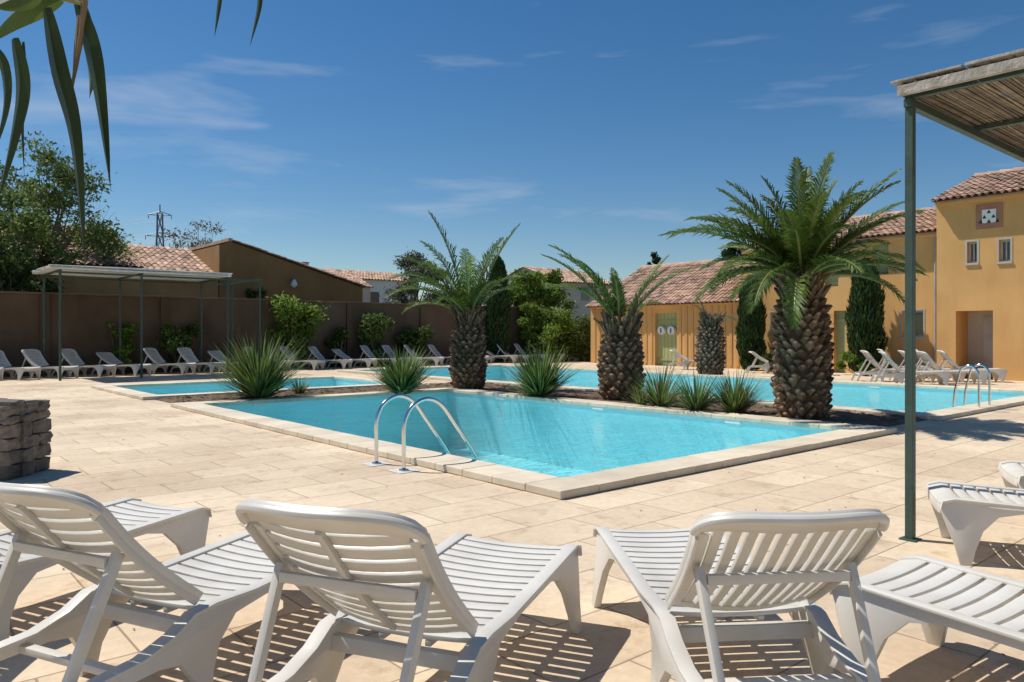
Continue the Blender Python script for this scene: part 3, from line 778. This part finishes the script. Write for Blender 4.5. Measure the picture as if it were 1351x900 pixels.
x,y=at(8,29); tree('evergreen_shrub_tree',x,y,4.8,1.5,3.0,20,340,.1,'leaf',.12)
x,y=at(262,46); tree('olive_tree',x,y,8.3,1.9,6.2,24,80,.09,'leafgrey',.12,.7,.3,6)
x,y=at(548,45); tree('olive_tree',x,y,6.3,2.1,4.0,34,260,.10,'leafgrey',.15,.8,.28,3)
x,y=at(700,44); tree('deciduous_tree',x,y,5.0,1.7,3.3,26,320,.11,'leafbright',.14)
x,y=at(725,48); tree('deciduous_tree',x,y,5.2,1.6,3.5,20,340,.11,'leafbright',.14)
x,y=at(640,47); tree('deciduous_tree',x,y,4.8,1.8,3.2,20,340,.11,'leaf',.14)
x,y=at(600,50); tree('deciduous_tree',x,y,4.9,1.8,3.4,20,340,.11,'leafbright',.14)
x,y=at(972,60); tree('pine_tree',x,y,9.3,1.0,7.6,18,260,.11,'cyp',.15)
x,y=at(865,80); tree('pine_tree',x,y,10,1.0,8.2,16,220,.12,'cyp',.15)
x,y=at(745,70); tree('pine_tree',x,y,7.0,1.6,5.4,14,260,.13,'leaf',.15)
x,y=at(325,40); tree('deciduous_tree',x,y,4.8,1.3,3.3,16,240,.10,'leaf',.12)
def bush(name,x,y,rx,ht,mat,n=14,nl=320,ls=.085):
    g=MB(['bark',mat]); cl=[]
    for i in range(n):
        a=random.uniform(0,6.283); r=rx*random.uniform(0,.8); z=random.uniform(.12,.85)*ht
        cl.append((math.cos(a)*r,math.sin(a)*r,z,min(rx,ht*.5)*random.uniform(.25,.5)))
        g.tube([(0,0,0),(math.cos(a)*r,math.sin(a)*r,z)],[.03,.01],'bark',4)
    leaves(g,cl,nl,ls,mat,.85,.15); g.obj(name,site=False,loc=(x,y,0))
def bushA(name,u,a,rx,ht,mat,**k):
    b,_=ona(u,440,a); w=s2w(b,a); bush(name,w.x,w.y,rx,ht,mat,**k)
bushA('shrub',158,26.0,.6,2.2,'leafbright',n=12,nl=170)
bushA('shrub',235,26.0,.9,2.2,'leaflight',n=14,nl=200)
bushA('bamboo_shrub',385,25.9,1.25,3.4,'leafbright',n=28,nl=280)
bushA('shrub',495,25.9,1.0,2.6,'leaflight',n=18)
bushA('shrub',545,25.9,.9,1.9,'leaf',n=14)
bushA('shrub',445,25.9,.6,2.0,'leaf',n=10)
bushA('hedge_bush',728,24.8,1.6,3.0,'leafbright',n=32)
bushA('hedge_bush',768,24.4,1.3,2.6,'leaflight',n=28)
bushA('hedge_bush',700,25.6,.8,3.5,'leafbright',n=18)
a,_=onb(1130,480,22.3); w=s2w(22.3,a); bush('shrub',w.x,w.y,.9,.95,'leafbright',n=12)
a,_=onb(1025,480,22.3); w=s2w(22.3,a); bush('shrub',w.x,w.y,.6,.8,'leaf',n=8)
a,_=onb(1180,480,22.3); w=s2w(22.3,a); bush('shrub',w.x,w.y,.6,.6,'leaf',n=8)
def cypress(x,y,ht,r,n=6000):
    g=MB(['cyp','bark'])
    o1,o2=random.uniform(0,6),random.uniform(0,6)
    def R(t): return r*float(np.interp(t,[0,.05,.2,.6,.85,.95,1],[.5,.8,1,.98,.72,.42,.08]))
    g.tube([(0,0,.1+ht*i/12*.97) for i in range(13)],[R(i/12)*.68 for i in range(13)],'cyp',12,.35)
    g.tube([(0,0,0),(0,0,.4)],.1,'bark',8)
    t=rng.random(n); ph=rng.random(n)*6.283
    for i in range(n):
        rr=R(t[i])*(.72+.34*random.random()+.09*math.sin(ph[i]*3+t[i]*14+o1)+.06*math.sin(t[i]*31+o2))
        p=Vector((math.cos(ph[i])*rr,math.sin(ph[i])*rr,.08+t[i]*ht))
        d=Vector((math.cos(ph[i])*.35+random.gauss(0,.25),math.sin(ph[i])*.35+random.gauss(0,.25),1)).normalized()*random.uniform(.07,.17)
        s=Vector((random.gauss(0,1),random.gauss(0,1),random.gauss(0,.4))).normalized()*.028
        g.mesh([p-d,p-s,p+d,p+s],[(0,1,2,3)],'cyp',random.uniform(.6,1.7))
    g.obj('cypress_tree',site=False,loc=(x,y,0))
a,_=onb(1142,480,22.5); w=s2w(22.5,a); cypress(w.x,w.y,4.05,.58)
a,_=onb(991,480,22.6); w=s2w(22.6,a); cypress(w.x,w.y,3.7,.52)
b,_=ona(657,440,25.7); w=s2w(b,25.7); cypress(w.x,w.y,5.4,.62)
g=MB(['leaf']); cl=[]
for i in range(130):
    u=random.uniform(-900,2300); d=random.uniform(120,170); X,Y=at(u,d); cl.append((X,Y,random.uniform(1,4.5),random.uniform(3,5)))
leaves(g,cl,90,.7,'leaf',.8,.2); g.obj('distant_treeline',site=False,loc=(0,0,0))

# ---------------------------------------------------------------- overhanging cane
g=MB(['bigleaf','bark','rachis'])
def wp(u,v,d): return Vector(((u-U0)/F*d,d,H+(V0-v)/F*d))
def bigleaf(pts,d,w,c=1,mat='bigleaf',dd=0.0):
    P=catmull([wp(u,v,d+dd*i) for i,(u,v) in enumerate(pts)],6); n=len(P); vs=[];fs=[]
    for i,p in enumerate(P):
        t=(P[min(i+1,n-1)]-P[max(i-1,0)]).normalized(); tt=i/(n-1)
        sd=t.cross(Vector((.25+.5*tt,1,.1))).normalized()
        ww=w*(math.sin(math.pi*min(1,.08+tt*.95))**.65)*.5 if tt<1 else .0005
        fold=Vector((0,1,0))*ww*.5
        vs+=[p-sd*ww+fold,p,p+sd*ww+fold]
    for i in range(n-1):
        k=3*i; fs+=[(k,k+1,k+4,k+3),(k+1,k+2,k+5,k+4)]
    g.mesh(vs,fs,mat,c)
root=Vector((-2.25,1.35,0)); top=wp(-150,-60,1.6)
g.tube(catmull([root,Vector((-2.2,1.4,1.2)),Vector((-1.9,1.5,2.0)),top,wp(40,-40,1.55),wp(320,-60,1.55)],6),[.018-.0005*i for i in range(31)],'rachis',8)
g.tube(catmull([wp(-60,-60,1.55),wp(60,-10,1.5),wp(108,5,1.5)],5),.005,'rachis',6)
g.tube(catmull([wp(112,0,1.5),wp(105,60,1.5),wp(92,130,1.5)],5),[.006,.006,.006,.005,.005,.005,.004,.004,.003,.003,.002],'deadfrond',6)
bigleaf([(100,0),(118,60),(130,130),(146,250)],1.5,.046,.9)
bigleaf([(60,10),(74,90),(96,180),(112,345)],1.45,.050,.8)
bigleaf([(18,50),(26,110),(18,170),(-4,270)],1.4,.042,.9)
bigleaf([(80,-5),(45,5),(15,25),(-20,60)],1.5,.055,2.2)
bigleaf([(55,-15),(25,-5),(-10,10)],1.45,.05,1.8)
bigleaf([(30,55),(30,100),(28,160),(32,235)],1.55,.016,.8)
bigleaf([(-10,60),(4,90),(6,140),(-10,210)],1.5,.03)
bigleaf([(105,0),(112,40),(120,90),(118,130)],1.55,.04,2.0)
bigleaf([(103,20),(100,60),(97,95),(92,125)],1.5,.018,1.0,'deadfrond')
bigleaf([(292,-20),(288,10),(283,48)],1.55,.012)
bigleaf([(340,-25),(342,5),(330,60)],1.55,.014)
g.obj('giant_cane',site=False,loc=(0,0,0))

# ---------------------------------------------------------------- world, sun, camera
EL=math.radians(57); sx,sy=-.93,.36; L_=math.hypot(sx,sy); sx/=L_;sy/=L_
w=bpy.data.worlds.new('World'); sc.world=w; w.use_nodes=True; nt=w.node_tree
for n in list(nt.nodes): nt.nodes.remove(n)
sky=nt.nodes.new('ShaderNodeTexSky'); sky.sky_type='NISHITA'; sky.sun_disc=False; sky.sun_elevation=EL; sky.sun_rotation=math.atan2(sx,sy)%(2*math.pi)
sky.altitude=0; sky.air_density=1.0; sky.dust_density=.15; sky.ozone_density=2.8
tc=nt.nodes.new('ShaderNodeTexCoord'); mp=nt.nodes.new('ShaderNodeMapping'); mp.inputs['Scale'].default_value=(1.4,1.4,9); mp.inputs['Rotation'].default_value=(0.03,-.05,0); mp.inputs['Location'].default_value=(.7,.5,.9)
nt.links.new(tc.outputs['Generated'],mp.inputs['Vector'])
n1=noise(nt,1.9,7,.55,mp.outputs[0],.4)
cf=ramp(nt,n1,[(.55,0.0),(.80,.5)])
hs=nt.nodes.new('ShaderNodeHueSaturation'); hs.inputs['Saturation'].default_value=1.3; nt.links.new(sky.outputs[0],hs.inputs['Color'])
mx=nt.nodes.new('ShaderNodeMix'); mx.data_type='RGBA'; nt.links.new(cf,mx.inputs[0]); nt.links.new(hs.outputs[0],mx.inputs[6]); mx.inputs[7].default_value=(6.5,7.2,8.2,1)
bg=nt.nodes.new('ShaderNodeBackground'); bg.inputs[1].default_value=.088; nt.links.new(mx.outputs[2],bg.inputs[0])
ow=nt.nodes.new('ShaderNodeOutputWorld'); nt.links.new(bg.outputs[0],ow.inputs[0])
sd=bpy.data.lights.new('sun','SUN'); sd.energy=4.9; sd.angle=math.radians(.5); sd.color=(1,.955,.88)
so=bpy.data.objects.new('sun',sd); sc.collection.objects.link(so)
dv=Vector((sx*math.cos(EL),sy*math.cos(EL),math.sin(EL))); so.rotation_euler=dv.to_track_quat('Z','Y').to_euler(); so.location=dv*50
cd=bpy.data.cameras.new('camera'); cd.sensor_width=36; cd.lens=36*F/1351; cd.clip_end=6000; cd.clip_start=.05
cd.shift_y=-(450-V0)/1351
co=bpy.data.objects.new('camera',cd); sc.collection.objects.link(co); co.location=(0,0,H); co.rotation_euler=(math.pi/2,0,0); sc.camera=co
sc.view_settings.view_transform='Standard'; sc.view_settings.look='None'; sc.view_settings.exposure=0
